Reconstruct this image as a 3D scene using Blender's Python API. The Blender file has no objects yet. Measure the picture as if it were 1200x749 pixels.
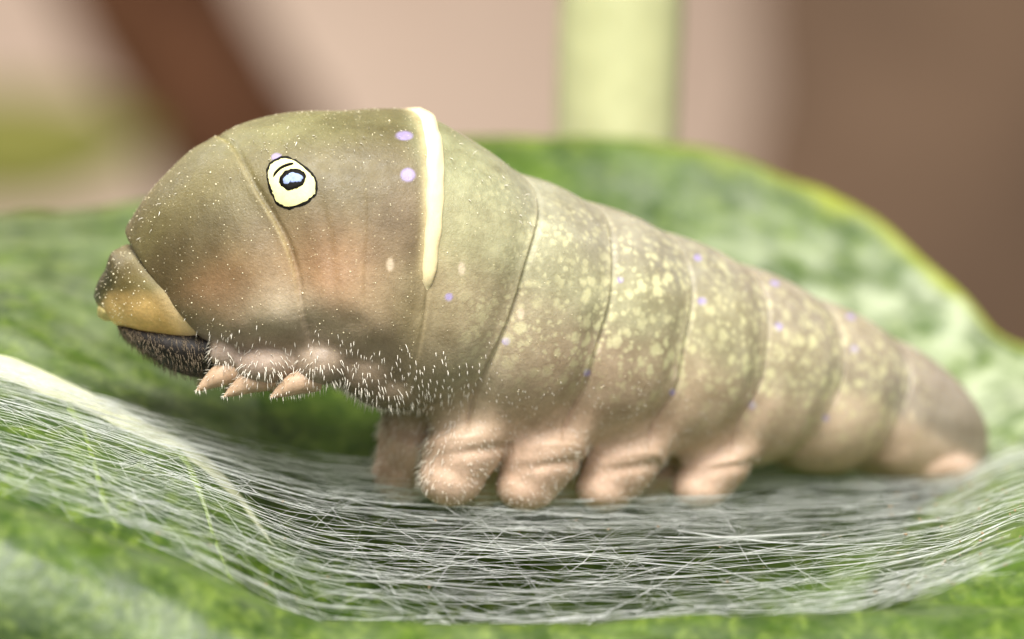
import bpy, math, random
import numpy as np
from mathutils import Vector
from mathutils.bvhtree import BVHTree
from mathutils.kdtree import KDTree

# ------------------------------------------------------------------ units
# one modelling unit = 0.04 mm; every mesh is multiplied by U to real metres
U = 0.00004
D = 5000.0            # camera distance in modelling units (0.20 m)
scene = bpy.context.scene
COL = scene.collection
rng = np.random.default_rng(7)
random.seed(7)

# ------------------------------------------------------------------ camera
cam_data = bpy.data.cameras.new('camera')
cam = bpy.data.objects.new('camera', cam_data)
COL.objects.link(cam)
cam.location = (0, -D * U, 0)
cam.rotation_euler = (math.radians(90), 0, 0)
cam_data.sensor_width = 36
cam_data.lens = 150
cam_data.clip_start = 0.01
cam_data.clip_end = 20
cam_data.dof.use_dof = True
cam_data.dof.focus_distance = (D - 62) * U
cam_data.dof.aperture_fstop = 25
scene.camera = cam

# ------------------------------------------------------------------ light
world = bpy.data.worlds.new('World')
scene.world = world
world.use_nodes = True
bg = world.node_tree.nodes['Background']
bg.inputs[0].default_value = (1.0, 0.97, 0.93, 1)
bg.inputs[1].default_value = 0.15

def area(name, loc, target, size, power, col):
    l = bpy.data.lights.new(name, 'AREA')
    l.shape = 'DISK'
    l.size = size
    l.energy = power
    l.color = col
    o = bpy.data.objects.new(name, l)
    COL.objects.link(o)
    o.location = loc
    o.rotation_euler = (Vector(target) - Vector(loc)).to_track_quat('-Z', 'Y').to_euler()
    return o
area('key_lamp', (-0.04, -0.22, 0.28), (0, 0.0, 0), 0.16, 2.5, (1.0, 0.985, 0.955))
area('fill_lamp', (0.13, -0.24, 0.26), (0, 0, -0.005), 0.20, 0.85, (1.0, 0.985, 0.96))
area('front_fill', (0.02, -0.34, 0.05), (0, 0, 0), 0.14, 0.28, (1.0, 0.985, 0.96))  # weak low fill, added to brighten the underside of the hood
area('backdrop_fill', (-0.45, 0.35, 0.70), (-0.05, 1.05, 0.0), 0.40, 10.0, (1.0, 0.98, 0.95))  # added to brighten the distant backdrop, which the key hardly reaches

vs = scene.view_settings
vs.view_transform = 'Standard'
vs.look = 'None'
vs.exposure = 0.12
vs.gamma = 1.0
scene.render.engine = 'CYCLES'
scene.cycles.use_denoising = True
scene.cycles.max_bounces = 6
scene.cycles.transparent_max_bounces = 8

# ------------------------------------------------------------------ helpers
def lin(c):
    c = np.asarray(c, float) / 255.0
    return np.where(c <= 0.04045, c / 12.92, ((c + 0.055) / 1.055) ** 2.4)

def P(px, py, y):
    """photo position + depth -> modelling units"""
    px = np.asarray(px, float); py = np.asarray(py, float); y = np.asarray(y, float)
    k = (D + y) / D
    return np.stack(np.broadcast_arrays((px - 600) * k, y, (374.5 - py) * k), -1)

def pchip(xs, ys, q):
    """smooth monotone interpolation of columns ys at xs"""
    xs = np.asarray(xs, float); ys = np.asarray(ys, float); q = np.asarray(q, float)
    one = ys.ndim == 1
    if one: ys = ys[:, None]
    h = np.diff(xs)[:, None]; d = np.diff(ys, axis=0) / h
    m = np.zeros_like(ys)
    m[0] = d[0]; m[-1] = d[-1]
    w1 = 2 * h[1:] + h[:-1]; w2 = h[1:] + 2 * h[:-1]
    same = d[1:] * d[:-1] > 0
    with np.errstate(divide='ignore', invalid='ignore'):
        mm = (w1 + w2) / (w1 / d[:-1] + w2 / d[1:])
    m[1:-1] = np.where(same, mm, 0)
    sh = q.shape; q = np.clip(q.ravel(), xs[0], xs[-1])
    i = np.clip(np.searchsorted(xs, q) - 1, 0, len(xs) - 2)
    t = ((q - xs[i]) / (xs[i + 1] - xs[i]))[:, None]
    hh = h[i]
    r = ((2*t**3 - 3*t**2 + 1) * ys[i] + (t**3 - 2*t**2 + t) * hh * m[i]
         + (-2*t**3 + 3*t**2) * ys[i + 1] + (t**3 - t**2) * hh * m[i + 1])
    return r[:, 0].reshape(sh) if one else r.reshape(sh + (ys.shape[1],))

def catmull(vals, q):
    """uniform Catmull-Rom through rows of vals at float index q"""
    v = np.asarray(vals, float); n = len(v)
    q = np.clip(np.asarray(q, float), 0, n - 1)
    i = np.clip(np.floor(q).astype(int), 0, n - 2)
    t = q - i
    if v.ndim == 2: t = t[:, None]
    p1 = v[i]; p2 = v[i + 1]
    p0 = np.where((i > 0).reshape((-1,) + (1,) * (v.ndim - 1)), v[np.maximum(i - 1, 0)], 2 * p1 - p2)
    p3 = np.where((i < n - 2).reshape((-1,) + (1,) * (v.ndim - 1)), v[np.minimum(i + 2, n - 1)], 2 * p2 - p1)
    return 0.5 * (2*p1 + (p2 - p0)*t + (2*p0 - 5*p1 + 4*p2 - p3)*t**2 + (3*p1 - p0 - 3*p2 + p3)*t**3)

def fnoise(p, scale, seed=0, octaves=3):
    """cheap smooth numpy noise from summed sines, about -1..1"""
    r = np.random.default_rng(seed)
    out = np.zeros(len(p)); amp = 1.0; tot = 0
    for o in range(octaves):
        for k in range(5):
            v = r.normal(size=3); v /= np.linalg.norm(v)
            out += amp * np.sin(p @ v * (2 ** o) / scale * 6.28 * r.uniform(.6, 1.3) + r.uniform(0, 6.28)) / 3
        tot += amp; amp *= .5
    return out / tot

def mesh_from(name, verts, faces, smooth=True):
    """verts in modelling units; faces an (n,3|4) array or a list"""
    verts = np.asarray(verts, float) * U
    me = bpy.data.meshes.new(name)
    if isinstance(faces, np.ndarray):
        n, k = faces.shape
        me.vertices.add(len(verts)); me.vertices.foreach_set('co', verts.astype(np.float32).ravel())
        me.loops.add(n * k); me.loops.foreach_set('vertex_index', faces.astype(np.int32).ravel())
        me.polygons.add(n)
        me.polygons.foreach_set('loop_start', np.arange(0, n * k, k, dtype=np.int32))
        me.update(calc_edges=True)
    else:
        me.from_pydata(verts.tolist(), [], faces)
        me.update()
    if smooth:
        me.polygons.foreach_set('use_smooth', np.ones(len(me.polygons), bool))
    me.validate()
    return me

def obj(name, verts, faces, mat, parent=None, smooth=True, kind=None):
    o = bpy.data.objects.new(name, mesh_from(name, verts, faces, smooth))
    COL.objects.link(o)
    if mat: o.data.materials.append(mat)
    if parent: o.parent = parent
    if kind: o['kind'] = kind
    return o

def setattr_color(o, name, rgb):
    a = o.data.attributes.new(name, 'FLOAT_COLOR', 'POINT')
    d = np.ones((len(rgb), 4), np.float32); d[:, :3] = rgb
    a.data.foreach_set('color', d.ravel())

def setattr_float(o, name, v):
    a = o.data.attributes.new(name, 'FLOAT', 'POINT')
    a.data.foreach_set('value', np.asarray(v, np.float32))

def empty(name, label, cat, group=None):
    o = bpy.data.objects.new(name, None)
    COL.objects.link(o)
    o.empty_display_size = 0.002
    tag(o, label, cat, group)
    return o

def tag(o, label, cat, group=None):
    o['label'] = label; o['category'] = cat
    if group: o['group'] = group

def grid_faces(nu, nv, wrap_v=False):
    i = np.arange(nu - 1)[:, None]; j = np.arange(nv if wrap_v else nv - 1)[None, :]
    j2 = (j + 1) % nv
    return np.stack([np.broadcast_to(a, (nu - 1, j.shape[1])) for a in
                     (i * nv + j, (i + 1) * nv + j, (i + 1) * nv + j2, i * nv + j2)], -1).reshape(-1, 4)

def tube(path, radii, sides=8, flat=None, up=None, caps=True):
    """tube along a path (n,3); radii (n,), optional per-axis radii (n,2)"""
    path = np.asarray(path, float); n = len(path)
    rad = np.asarray(radii, float)
    if rad.ndim == 1: rad = np.stack([rad, rad], 1)
    t = np.gradient(path, axis=0); t /= np.linalg.norm(t, axis=1)[:, None] + 1e-9
    if up is None:
        a = np.tile(np.array([0.13, 0.31, 0.94]), (n, 1))
    else:
        a = np.asarray(up, float)
        if a.ndim == 1: a = np.tile(a, (n, 1))
    s = np.cross(t, a); s /= np.linalg.norm(s, axis=1)[:, None] + 1e-9
    w = np.cross(s, t)
    th = np.linspace(0, 2 * np.pi, sides, endpoint=False)
    v = (path[:, None, :] + s[:, None, :] * (rad[:, 0:1] * np.cos(th))[..., None]
         + w[:, None, :] * (rad[:, 1:2] * np.sin(th))[..., None]).reshape(-1, 3)
    f = grid_faces(n, sides, True).tolist()
    if caps:
        f.append(list(range(sides))[::-1]); f.append(list(range((n - 1) * sides, n * sides)))
    return v, f

def strands(paths, rad):
    """many thin 3-sided strands: paths (m,k,3), rad (m,) -> verts, quads"""
    m, k, _ = paths.shape
    t = np.gradient(paths, axis=1); t /= np.linalg.norm(t, axis=2, keepdims=True) + 1e-9
    a = np.array([0.1, 0.3, 0.95])
    s = np.cross(t, a); s /= np.linalg.norm(s, axis=2, keepdims=True) + 1e-9
    w = np.cross(s, t)
    th = np.array([0, 2.094, 4.189])
    prof = np.ones(k); prof[0] = prof[-1] = 0.4
    mod = np.clip(rng.normal(.85, .42, (m, k)), .25, 1.9)
    r = (rad[:, None] * mod * prof[None, :])[..., None]
    v = (paths[:, :, None, :] + s[:, :, None, :] * (r * np.cos(th))[..., None]
         + w[:, :, None, :] * (r * np.sin(th))[..., None])
    base = grid_faces(k, 3, True)
    f = (base[None] + (np.arange(m) * k * 3)[:, None, None]).reshape(-1, 4)
    return v.reshape(-1, 3), f

# ------------------------------------------------------------------ materials
class NT:
    def __init__(s, name):
        s.m = bpy.data.materials.new(name); s.m.use_nodes = True
        s.t = s.m.node_tree; s.n = s.t.nodes; s.l = s.t.links
        s.b = s.n['Principled BSDF']; s.out = s.n['Material Output']
    def node(s, ty, **kw):
        x = s.n.new(ty)
        for k, v in kw.items(): setattr(x, k, v)
        return x
    def put(s, sock, v):
        if hasattr(v, 'is_linked') or isinstance(v, bpy.types.NodeSocket): s.l.new(v, sock)
        else: sock.default_value = v
    def coord(s, sx=1, sy=1, sz=1):
        tc = s.node('ShaderNodeTexCoord'); mp = s.node('ShaderNodeMapping')
        mp.inputs['Scale'].default_value = (sx / U, sy / U, sz / U)
        s.l.new(tc.outputs['Object'], mp.inputs[0]); return mp.outputs[0]
    def noise(s, vec, scale, detail=3, rough=.5, dist=0):
        x = s.node('ShaderNodeTexNoise'); s.l.new(vec, x.inputs['Vector'])
        x.inputs['Scale'].default_value = scale; x.inputs['Detail'].default_value = detail
        x.inputs['Roughness'].default_value = rough; x.inputs['Distortion'].default_value = dist
        return x.outputs['Fac']
    def vor(s, vec, scale):
        x = s.node('ShaderNodeTexVoronoi'); s.l.new(vec, x.inputs['Vector'])
        x.inputs['Scale'].default_value = scale
        return x.outputs['Distance'], x.outputs['Color']
    def ramp(s, v, a, b, c0=0.0, c1=1.0):
        x = s.node('ShaderNodeMapRange'); x.clamp = True
        s.put(x.inputs[0], v)
        for i, q in zip((1, 2, 3, 4), (a, b, c0, c1)): s.put(x.inputs[i], q)
        return x.outputs[0]
    def math(s, op, a, b=0.0):
        x = s.node('ShaderNodeMath', operation=op); s.put(x.inputs[0], a); s.put(x.inputs[1], b)
        return x.outputs[0]
    def mix(s, f, a, b, mode='MIX'):
        x = s.node('ShaderNodeMix', data_type='RGBA', blend_type=mode)
        s.put(x.inputs['Factor'], f)
        for k, v in ((6, a), (7, b)):
            s.put(x.inputs[k], v if not isinstance(v, (tuple, list, np.ndarray)) else (*[float(q) for q in v][:3], 1))
        return x.outputs[2]
    def attr(s, name, fac=False):
        x = s.node('ShaderNodeAttribute', attribute_name=name)
        return x.outputs['Fac'] if fac else x.outputs['Color']
    def bump(s, h, dist, strength=1.0):
        x = s.node('ShaderNodeBump'); s.put(x.inputs['Height'], h)
        x.inputs['Distance'].default_value = dist * U; x.inputs['Strength'].default_value = strength
        s.l.new(x.outputs[0], s.b.inputs['Normal'])
    def set(s, **kw):
        for k, v in kw.items(): s.put(s.b.inputs[k.replace('_', ' ')], v)
        return s.m
    def sss(s, w, r, scale=1.0):
        s.b.inputs['Subsurface Weight'].default_value = w
        s.b.inputs['Subsurface Radius'].default_value = r
        s.b.inputs['Subsurface Scale'].default_value = scale * U

def skin_material(name, dots=True, sheen=0.5):
    n = NT(name)
    v = n.coord()
    col = n.attr('tint')
    mott = n.noise(v, 0.024, 5, .62)
    col = n.mix(1.0, col, n.mix(n.ramp(mott, .3, .7), (.74, .71, .64), (1.18, 1.18, 1.15)), 'MULTIPLY')
    fine = n.noise(v, 0.22, 3, .65)
    col = n.mix(1.0, col, n.mix(n.ramp(fine, .3, .72), (.90, .90, .88), (1.10, 1.10, 1.10)), 'MULTIPLY')
    if dots:
        dm = n.attr('dots', True)
        wn = n.node('ShaderNodeTexNoise'); n.l.new(v, wn.inputs['Vector']); wn.inputs['Scale'].default_value = .12
        wob = n.node('ShaderNodeVectorMath', operation='MULTIPLY_ADD')
        n.l.new(wn.outputs['Color'], wob.inputs[0]); wob.inputs[1].default_value = (9, 9, 9); n.l.new(v, wob.inputs[2])
        v0 = v; v = wob.outputs[0]
        d1, c1 = n.vor(v, 0.062)
        r1 = n.node('ShaderNodeSeparateColor'); n.l.new(c1, r1.inputs[0])
        f1 = n.ramp(n.math('SUBTRACT', d1, n.math('MULTIPLY', r1.outputs[0], .50)), .16, -.12)
        d2, c2 = n.vor(v, 0.115)
        r2 = n.node('ShaderNodeSeparateColor'); n.l.new(c2, r2.inputs[0])
        f2 = n.ramp(n.math('SUBTRACT', d2, n.math('MULTIPLY', r2.outputs[1], .48)), .16, -.12)
        patch = n.ramp(n.noise(v, 0.012, 2), .28, .54, .35, 1)
        f = n.math('MAXIMUM', n.math('MULTIPLY', f1, .8), n.math('MULTIPLY', f2, .7))
        f = n.math('MULTIPLY', n.math('MULTIPLY', f, dm), patch)
        col = n.mix(f, col, lin((220, 214, 166)))
        v = v0
    # tiny pale granules everywhere
    d3, c3 = n.vor(v, 0.19)
    r3 = n.node('ShaderNodeSeparateColor'); n.l.new(c3, r3.inputs[0])
    g = n.math('MULTIPLY', n.ramp(d3, .22, .10), n.ramp(r3.outputs[0], .82, .9))
    col = n.mix(n.math('MULTIPLY', g, .40), col, lin((232, 216, 170)))
    h = n.math('ADD', n.math('MULTIPLY', n.noise(v, 0.30, 4, .7), .6), n.math('MULTIPLY', n.noise(v, .06, 2), .25))
    n.bump(h, 1.9, .75)
    n.sss(.22, (1.0, .7, .35), 14)
    return n.set(Base_Color=col, Roughness=n.ramp(n.noise(v, .09, 3), .3, .7, .36, .58), Specular_IOR_Level=.4)

def plain(name, c, rough=.5, spec=.3, var=.12, scale=.08, sss=0.0):
    n = NT(name)
    v = n.coord()
    c = lin(c)
    col = n.mix(n.ramp(n.noise(v, scale, 4, .6), .3, .7), tuple(c * (1 - var)), tuple(np.minimum(c * (1 + var), 1)))
    if sss: n.sss(sss, (1, .7, .4), 10)
    n.bump(n.noise(v, scale * 4, 3), .8, .4)
    return n.set(Base_Color=col, Roughness=rough, Specular_IOR_Level=spec)

def leaf_material(name):
    n = NT(name)
    v = n.coord()
    vs_ = n.coord(1, .25, 1)
    g1, g2, g3 = lin((40, 64, 16)), lin((76, 102, 22)), lin((114, 134, 50))
    col = n.mix(n.ramp(n.noise(v, .011, 4, .6), .35, .68), tuple(g1), tuple(g2))
    col = n.mix(n.ramp(n.noise(vs_, .05, 4, .65, .6), .48, .78), col, tuple(g3))
    d, c = n.vor(v, .075)
    col = n.mix(n.ramp(d, .55, .85, 0, .35), col, tuple(g1 * .8))
    ed = n.node('ShaderNodeTexVoronoi', feature='DISTANCE_TO_EDGE'); n.l.new(v, ed.inputs['Vector']); ed.inputs['Scale'].default_value = .017
    net = n.ramp(ed.outputs['Distance'], .05, .0, 0, .10)
    col = n.mix(net, col, lin((140, 156, 76)))
    veil = n.math('MULTIPLY', n.attr('veil', True), n.ramp(n.noise(v, .016, 4, .6), .36, .66))
    col = n.mix(n.math('MULTIPLY', veil, .75), col, lin((205, 212, 178)))
    col = n.mix(n.attr('margin', True), col, lin((158, 166, 46)))
    n.bump(n.math('ADD', n.noise(v, .09, 4, .7), n.math('MULTIPLY', d, .8)), 2.5, .5)
    n.set(Base_Color=col, Roughness=.42, Specular_IOR_Level=.4)
    tr = n.node('ShaderNodeBsdfTranslucent'); n.l.new(col, tr.inputs[0])
    mx = n.node('ShaderNodeMixShader'); mx.inputs[0].default_value = .14
    n.l.new(n.b.outputs[0], mx.inputs[1]); n.l.new(tr.outputs[0], mx.inputs[2])
    n.l.new(mx.outputs[0], n.out.inputs[0])
    return n.m

def silk_material():
    n = NT('silk')
    n.set(Base_Color=(.90, .91, .88, 1), Roughness=.32, Specular_IOR_Level=.7)
    tr = n.node('ShaderNodeBsdfTranslucent'); tr.inputs[0].default_value = (.9, .91, .88, 1)
    mx = n.node('ShaderNodeMixShader'); mx.inputs[0].default_value = .35
    n.l.new(n.b.outputs[0], mx.inputs[1]); n.l.new(tr.outputs[0], mx.inputs[2])
    n.l.new(mx.outputs[0], n.out.inputs[0])
    return n.m

# ================================================================== BACKDROP
def soil_material(name, ca, cb, scale):
    n = NT(name); v = n.coord()
    col = n.mix(n.ramp(n.noise(v, scale, 4, .6), .3, .7), tuple(lin(ca)), tuple(lin(cb)))
    n.bump(n.noise(v, scale * 6, 4, .7), 60, .6)
    return n.set(Base_Color=col, Roughness=.9, Specular_IOR_Level=.1)

g = np.linspace(-1, 1, 60)
gx, gz = np.meshgrid(g * 22000, g * 14000, indexing='ij')
gy = 26000 + 250 * fnoise(np.stack([gx.ravel(), gz.ravel(), gx.ravel() * 0], 1), 4000, 3).reshape(gx.shape)
bd = obj('backdrop', np.stack([gx, gy, gz], -1).reshape(-1, 3), grid_faces(60, 60),
         soil_material('pale_clay', (205, 178, 158), (216, 192, 172), .0004))
bd['kind'] = 'structure'

def rough_column(name, p0, p1, r0, r1, mat, bumps, seed, seg=60, sides=40, parent=None):
    t = np.linspace(0, 1, seg)[:, None]
    path = np.asarray(p0) * (1 - t) + np.asarray(p1) * t
    L = np.linalg.norm(np.asarray(p1) - np.asarray(p0))
    path = path + np.stack([np.sin(t[:, 0] * 5 + seed), np.cos(t[:, 0] * 4 + seed), 0 * t[:, 0]], 1) * L * .006
    v, f = tube(path, (r0 * (1 - t) + r1 * t)[:, 0], sides)
    c = np.repeat(path, sides, 0)
    d = v - c; d /= np.linalg.norm(d, axis=1)[:, None]
    v = v + d * (fnoise(v * np.array([1, 1, .3]), bumps * 6, seed) * bumps)[:, None]
    return obj(name, v, f, mat, parent)

k = lambda d: (D + d) / D
trunk = rough_column('tree_trunk', P(1165, 1100, 19000), P(1240, -400, 19000), 330 * k(19000), 345 * k(19000),
                     soil_material('bark', (104, 84, 68), (124, 100, 80), .0006), 120, 4)
tag(trunk, 'broad blurred brown tree trunk standing far behind the leaf', 'trunk')
branch = rough_column('branch', P(370, 330, 15000), P(45, -250, 15000), 100 * k(15000), 96 * k(15000),
                      soil_material('dark_bark', (84, 54, 37), (110, 74, 52), .0015), 26, 2)
tag(branch, 'blurred dark brown branch slanting behind the caterpillar head', 'branch')
stem = rough_column('plant_stem', P(690, 640, 1080), P(741, -160, 1080), 68 * k(1080), 74 * k(1080),
                    plain('stem_skin', (178, 178, 132), .5, .3, .06, .01, .1), 2.5, 6)
tag(stem, 'thick pale yellow green plant stem rising upright behind the leaf', 'stem')

# ================================================================== LEAF
LX = [-300, -100, 0, 200, 400, 600, 800, 1000, 1100, 1200, 1300, 1420]
CREST = [520, 562, 588, 652, 735, 740, 732, 722, 716, 708, 702, 700]
MFRONT = [520, 562, 588, 652, 735, 740, 732, 714, 694, 664, 640, 630]
MBACK = [395, 430, 447, 505, 548, 560, 562, 560, 556, 520, 505, 500]
MBD = [40, 50, 60, 95, 180, 260, 330, 420, 450, 430, 400, 380]
GAP = [4, 4, 5, 18, 150, 250, 250, 150, 30, 6, 4, 4]
R8 = [(300, 350), (300, 362), (300, 370), (330, 440), (420, 480), (480, 480), (540, 490), (580, 505), (580, 505), (540, 478), (520, 470), (500, 470)]
R9 = [(600, 296), (600, 300), (600, 304), (620, 330), (680, 335), (720, 310), (760, 330), (750, 380), (720, 425), (660, 446), (640, 450), (620, 455)]
R10 = [(900, 268), (900, 260), (900, 255), (900, 230), (900, 190), (900, 157), (900, 176), (860, 241), (810, 316), (760, 408), (720, 425), (700, 440)]
CDEP = -260.0

def mat_at(x, w):
    """silk mat: x photo column, w 0 front .. 1 back -> (depth, row)"""
    f = pchip(LX, MFRONT, x); b = pchip(LX, MBACK, x); bd_ = pchip(LX, MBD, x)
    return CDEP + w * (bd_ - CDEP), f + w * (1 + .55 * (1 - w)) * (b - f)

def leaf_rows(x):
    cr = pchip(LX, CREST, x); gp = pchip(LX, GAP, x); z = np.zeros_like(x)
    rows = [(z - 290, cr + 340), (z - 400, cr + 190), (z - 385, cr + 70), (z - 325, cr + 14), (z + CDEP, cr)]
    for w, b in ((.12, .55), (.3, 1.0), (.55, 1.15), (.8, 1.0)):
        d, py = mat_at(x, w); rows.append((d, py + gp * b))
    d, py = mat_at(x, 1.0); rows.append((d, py + gp * .6))
    for R in (R8, R9, R10):
        r = pchip(LX, np.array(R, float), x); rows.append((r[..., 0], r[..., 1]))
    return rows          # 13 rows, index 0..12; crest = 4, mat back = 9, far margin = 12

NR = 13
def leafP(x, v):
    """x, v flat arrays -> points on the leaf"""
    x = np.asarray(x, float); v = np.asarray(v, float)
    R = leaf_rows(x)
    d = np.stack([np.broadcast_to(r[0], x.shape) for r in R], 0); py = np.stack([r[1] for r in R], 0)
    i = np.clip(np.floor(v).astype(int), 0, NR - 2); t = np.clip(v - i, 0, 1)
    a = np.arange(len(x))
    def cr(A):
        p1 = A[i, a]; p2 = A[i + 1, a]
        p0 = np.where(i > 0, A[np.maximum(i - 1, 0), a], 2 * p1 - p2)
        p3 = np.where(i < NR - 2, A[np.minimum(i + 2, NR - 1), a], 2 * p2 - p1)
        return 0.5 * (2*p1 + (p2-p0)*t + (2*p0-5*p1+4*p2-p3)*t*t + (3*p1-p0-3*p2+p3)*t**3)
    return P(x, cr(py), cr(d))

leaf = empty('leaf', 'large green curled leaf with yellow margin carrying the silk mat and caterpillar', 'leaf')
nx, nv = 420, 330
xx, vv = np.meshgrid(np.linspace(-300, 1420, nx), np.linspace(0, 12, nv), indexing='ij')
xf, vf = xx.ravel(), vv.ravel()
LV = leafP(xf, vf)
nz = fnoise(LV, 260, 11, 3)
edge = np.clip((vf - 11.2) / .8, 0, 1)
LV[:, 2] += nz * 5 + edge * fnoise(LV, 150, 5, 2) * 5
LV[:, 1] += fnoise(LV, 300, 12, 2) * 6
# quilted relief between small veins
LV[:, 2] += 2.2 * fnoise(LV, 60, 21, 2)
leaf_tree = BVHTree.FromPolygons(LV.tolist(), grid_faces(nx, nv).tolist())
M_leaf = leaf_material('leaf_green')
blade = obj('blade', LV, grid_faces(nx, nv), M_leaf, leaf)
px_ = xf
veil = np.clip((px_ - 600) / 350, 0, 1) * np.clip((vf - 9.2) / 1.2, 0, 1) * np.clip((12.1 - vf) / 1.0, 0, 1)
veil += .8 * np.clip((px_ - 1020) / 120, 0, 1) * np.clip((vf - 6) / 3, 0, 1)
veil += .12 * (vf < 4) * np.clip((vf - .8) / .8, 0, 1) * np.clip((4.0 - vf) / .8, 0, 1)
veil += .25 * ((vf > 9.2) & (px_ < 300))
setattr_float(blade, 'veil', np.clip(veil, 0, 1))
mg = np.clip((vf - (11.88 - .07 * np.clip((px_ - 850) / 300, 0, 1)) - .05 * fnoise(LV, 90, 31, 2)) / .12, 0, 1)
setattr_float(blade, 'margin', mg * (.2 + .6 * np.clip((px_ - 750) / 200, 0, 1)))
sm = blade.modifiers.new('thickness', 'SOLIDIFY'); sm.thickness = 5 * U; sm.offset = 0

M_rib = plain('midrib_skin', (184, 186, 152), .6, .3, .25, .04, .1)
M_vein = plain('vein_skin', (100, 118, 50), .5, .3, .15, .06)
t = np.linspace(0, 1, 90)
mx_ = -290 + t * 610
mv_ = np.interp(mx_, [-300, 0, 120, 240, 330, 500, 1210], [9.2, 9.2, 9.05, 8.7, 8.0, 7.0, 6.2])
mp = leafP(mx_, mv_)
mp[:, 2] += 5 * fnoise(mp, 260, 11, 3)
rv, rf = tube(mp, np.stack([np.interp(mx_, [-300, 60, 230, 315, 1200], [36, 34, 18, 2, 2]),
                            np.interp(mx_, [-300, 60, 230, 315, 1200], [15, 14, 6, .5, .5])], 1), 12, up=(0, -.4, .9))
obj('midrib', rv, rf, M_rib, leaf)
def side_vein(xs, vs_, r0, r1):
    q = np.linspace(0, len(xs) - 1, 50)
    x = np.interp(q, range(len(xs)), xs); v = np.interp(q, range(len(xs)), vs_)
    p = leafP(x, v); p[:, 2] += 5 * fnoise(p, 260, 11, 3) + 1.0
    r = np.linspace(r0, r1, 50)
    a, f = tube(p, np.stack([r, r * .6], 1), 8, up=(0, -.4, .9))
    obj('side_vein', a, f, M_vein, leaf)
side_vein([78, 90, 106, 121, 136], [9.1, 8.0, 6.9, 5.6, 4.4], 7, 5)
side_vein([205, 232, 246, 262, 280], [8.8, 7.6, 6.6, 5.5, 4.4], 6, 4)

# a second leaf, far behind to the left
n1, n2 = 40, 24
a, b = np.meshgrid(np.linspace(0, 1, n1), np.linspace(-1, 1, n2), indexing='ij')
wdt = 66 * np.sin(np.pi * np.clip(a, .02, .98)) ** .7
bp = P(-170 + a * 350, 158 + 16 * np.sin(a * 3) + b * wdt, 14000 - 900 * b + 600 * b * b)
bl = obj('leaf', bp.reshape(-1, 3), grid_faces(n1, n2), plain('far_leaf_green', (112, 112, 46), .6, .2, .1, .002))
bl.modifiers.new('thickness', 'SOLIDIFY').thickness = 20 * U
tag(bl, 'blurred olive green leaf beside the dark branch in the background', 'leaf')

# ================================================================== CATERPILLAR
cat = empty('caterpillar', 'plump olive green caterpillar with false eyespot and cream collar on silk', 'caterpillar')
# stations: top column,row / bottom column,row / axis depth / lateral half width
ST = np.array([
    (150, 266, 262, 414, 66, 98),
    (192, 208, 312, 433, 62, 128),
    (252, 158, 352, 443, 62, 146),
    (330, 133, 386, 453, 66, 158),
    (404, 130, 412, 464, 72, 163),
    (444, 129, 430, 473, 78, 165),
    (484, 131, 446, 483, 86, 165),
    (546, 163, 470, 484, 98, 163),
    (600, 196, 500, 492, 114, 160),
    (638, 212, 552, 500, 136, 157),
    (674, 229, 604, 508, 160, 155),
    (716, 245, 652, 515, 188, 152),
    (758, 262, 700, 522, 218, 148),
    (806, 281, 744, 529, 250, 144),
    (853, 302, 790, 536, 284, 138),
    (900, 321, 842, 542, 318, 131),
    (946, 343, 894, 548, 352, 122),
    (992, 364, 944, 553, 384, 112),
    (1036, 389, 992, 558, 412, 100),
    (1082, 417, 1044, 563, 438, 86),
    (1118, 447, 1088, 567, 458, 70),
    (1142, 482, 1122, 568, 472, 50),
    (1150, 515, 1142, 560, 480, 22)], float)
NS = len(ST)

def loft(ST, q, ncirc, vp=2.0):
    s = catmull(ST, q)
    top = P(s[:, 0], s[:, 1], s[:, 4]); bot = P(s[:, 2], s[:, 3], s[:, 4])
    c = (top + bot) / 2; up = (top - bot) / 2
    tan = np.gradient(c, axis=0); tan /= np.linalg.norm(tan, axis=1)[:, None]
    # smooth tangents so rings do not twist
    for _ in range(12):
        tan[1:-1] = (tan[:-2] + 2 * tan[1:-1] + tan[2:]) / 4
    latv = np.cross(tan, up); latv /= np.linalg.norm(latv, axis=1)[:, None]
    latv *= np.where(latv[:, 1:2] > 0, -1, 1)          # towards the camera side
    latv *= s[:, 5:6]
    th = np.linspace(0, 2 * np.pi, ncirc, endpoint=False)
    e = 2.0 / vp
    cs = np.sign(np.cos(th)) * np.abs(np.cos(th)) ** e; sn = np.sign(np.sin(th)) * np.abs(np.sin(th)) ** e
    v = c[:, None] + up[:, None] * cs[None, :, None] + latv[:, None] * sn[None, :, None]
    return v, c, up, latv, th

def closed(v):
    n, m, _ = v.shape
    f = grid_faces(n, m, True).tolist()
    f.append(list(range(m))[::-1]); f.append(list(range((n - 1) * m, n * m)))
    return v.reshape(-1, 3), f

NQ, NC = 320, 140
qs = np.linspace(0, NS - 1, NQ)
BV, BC, BUP, BLAT, BTH = loft(ST, qs, NC, 2.45)
# lip: fold the front of the hood inward to a recess
inn = []
for sc_, mv in ((.965, -3), (.92, 2), (.88, 22), (.84, 40)):
    tdir = BC[8] - BC[0]; tdir /= np.linalg.norm(tdir)
    inn.append(BC[0] + (BV[0] - BC[0]) * sc_ + tdir * mv)
hood_v = np.concatenate([np.array(inn[::-1]), BV], 0)
parts = [closed(hood_v)]

def ellip(center, axes, rot=None, nu=26, nv=18):
    u = np.linspace(0, 2 * np.pi, nu, endpoint=False); w = np.linspace(0.06, np.pi - .06, nv)
    W, Uu = np.meshgrid(w, u, indexing='ij')
    v = np.stack([np.sin(W) * np.cos(Uu), np.sin(W) * np.sin(Uu), np.cos(W)], -1)
    v = v * np.asarray(axes)
    if rot is not None: v = v @ rot.T
    return closed(v + np.asarray(center))

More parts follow.
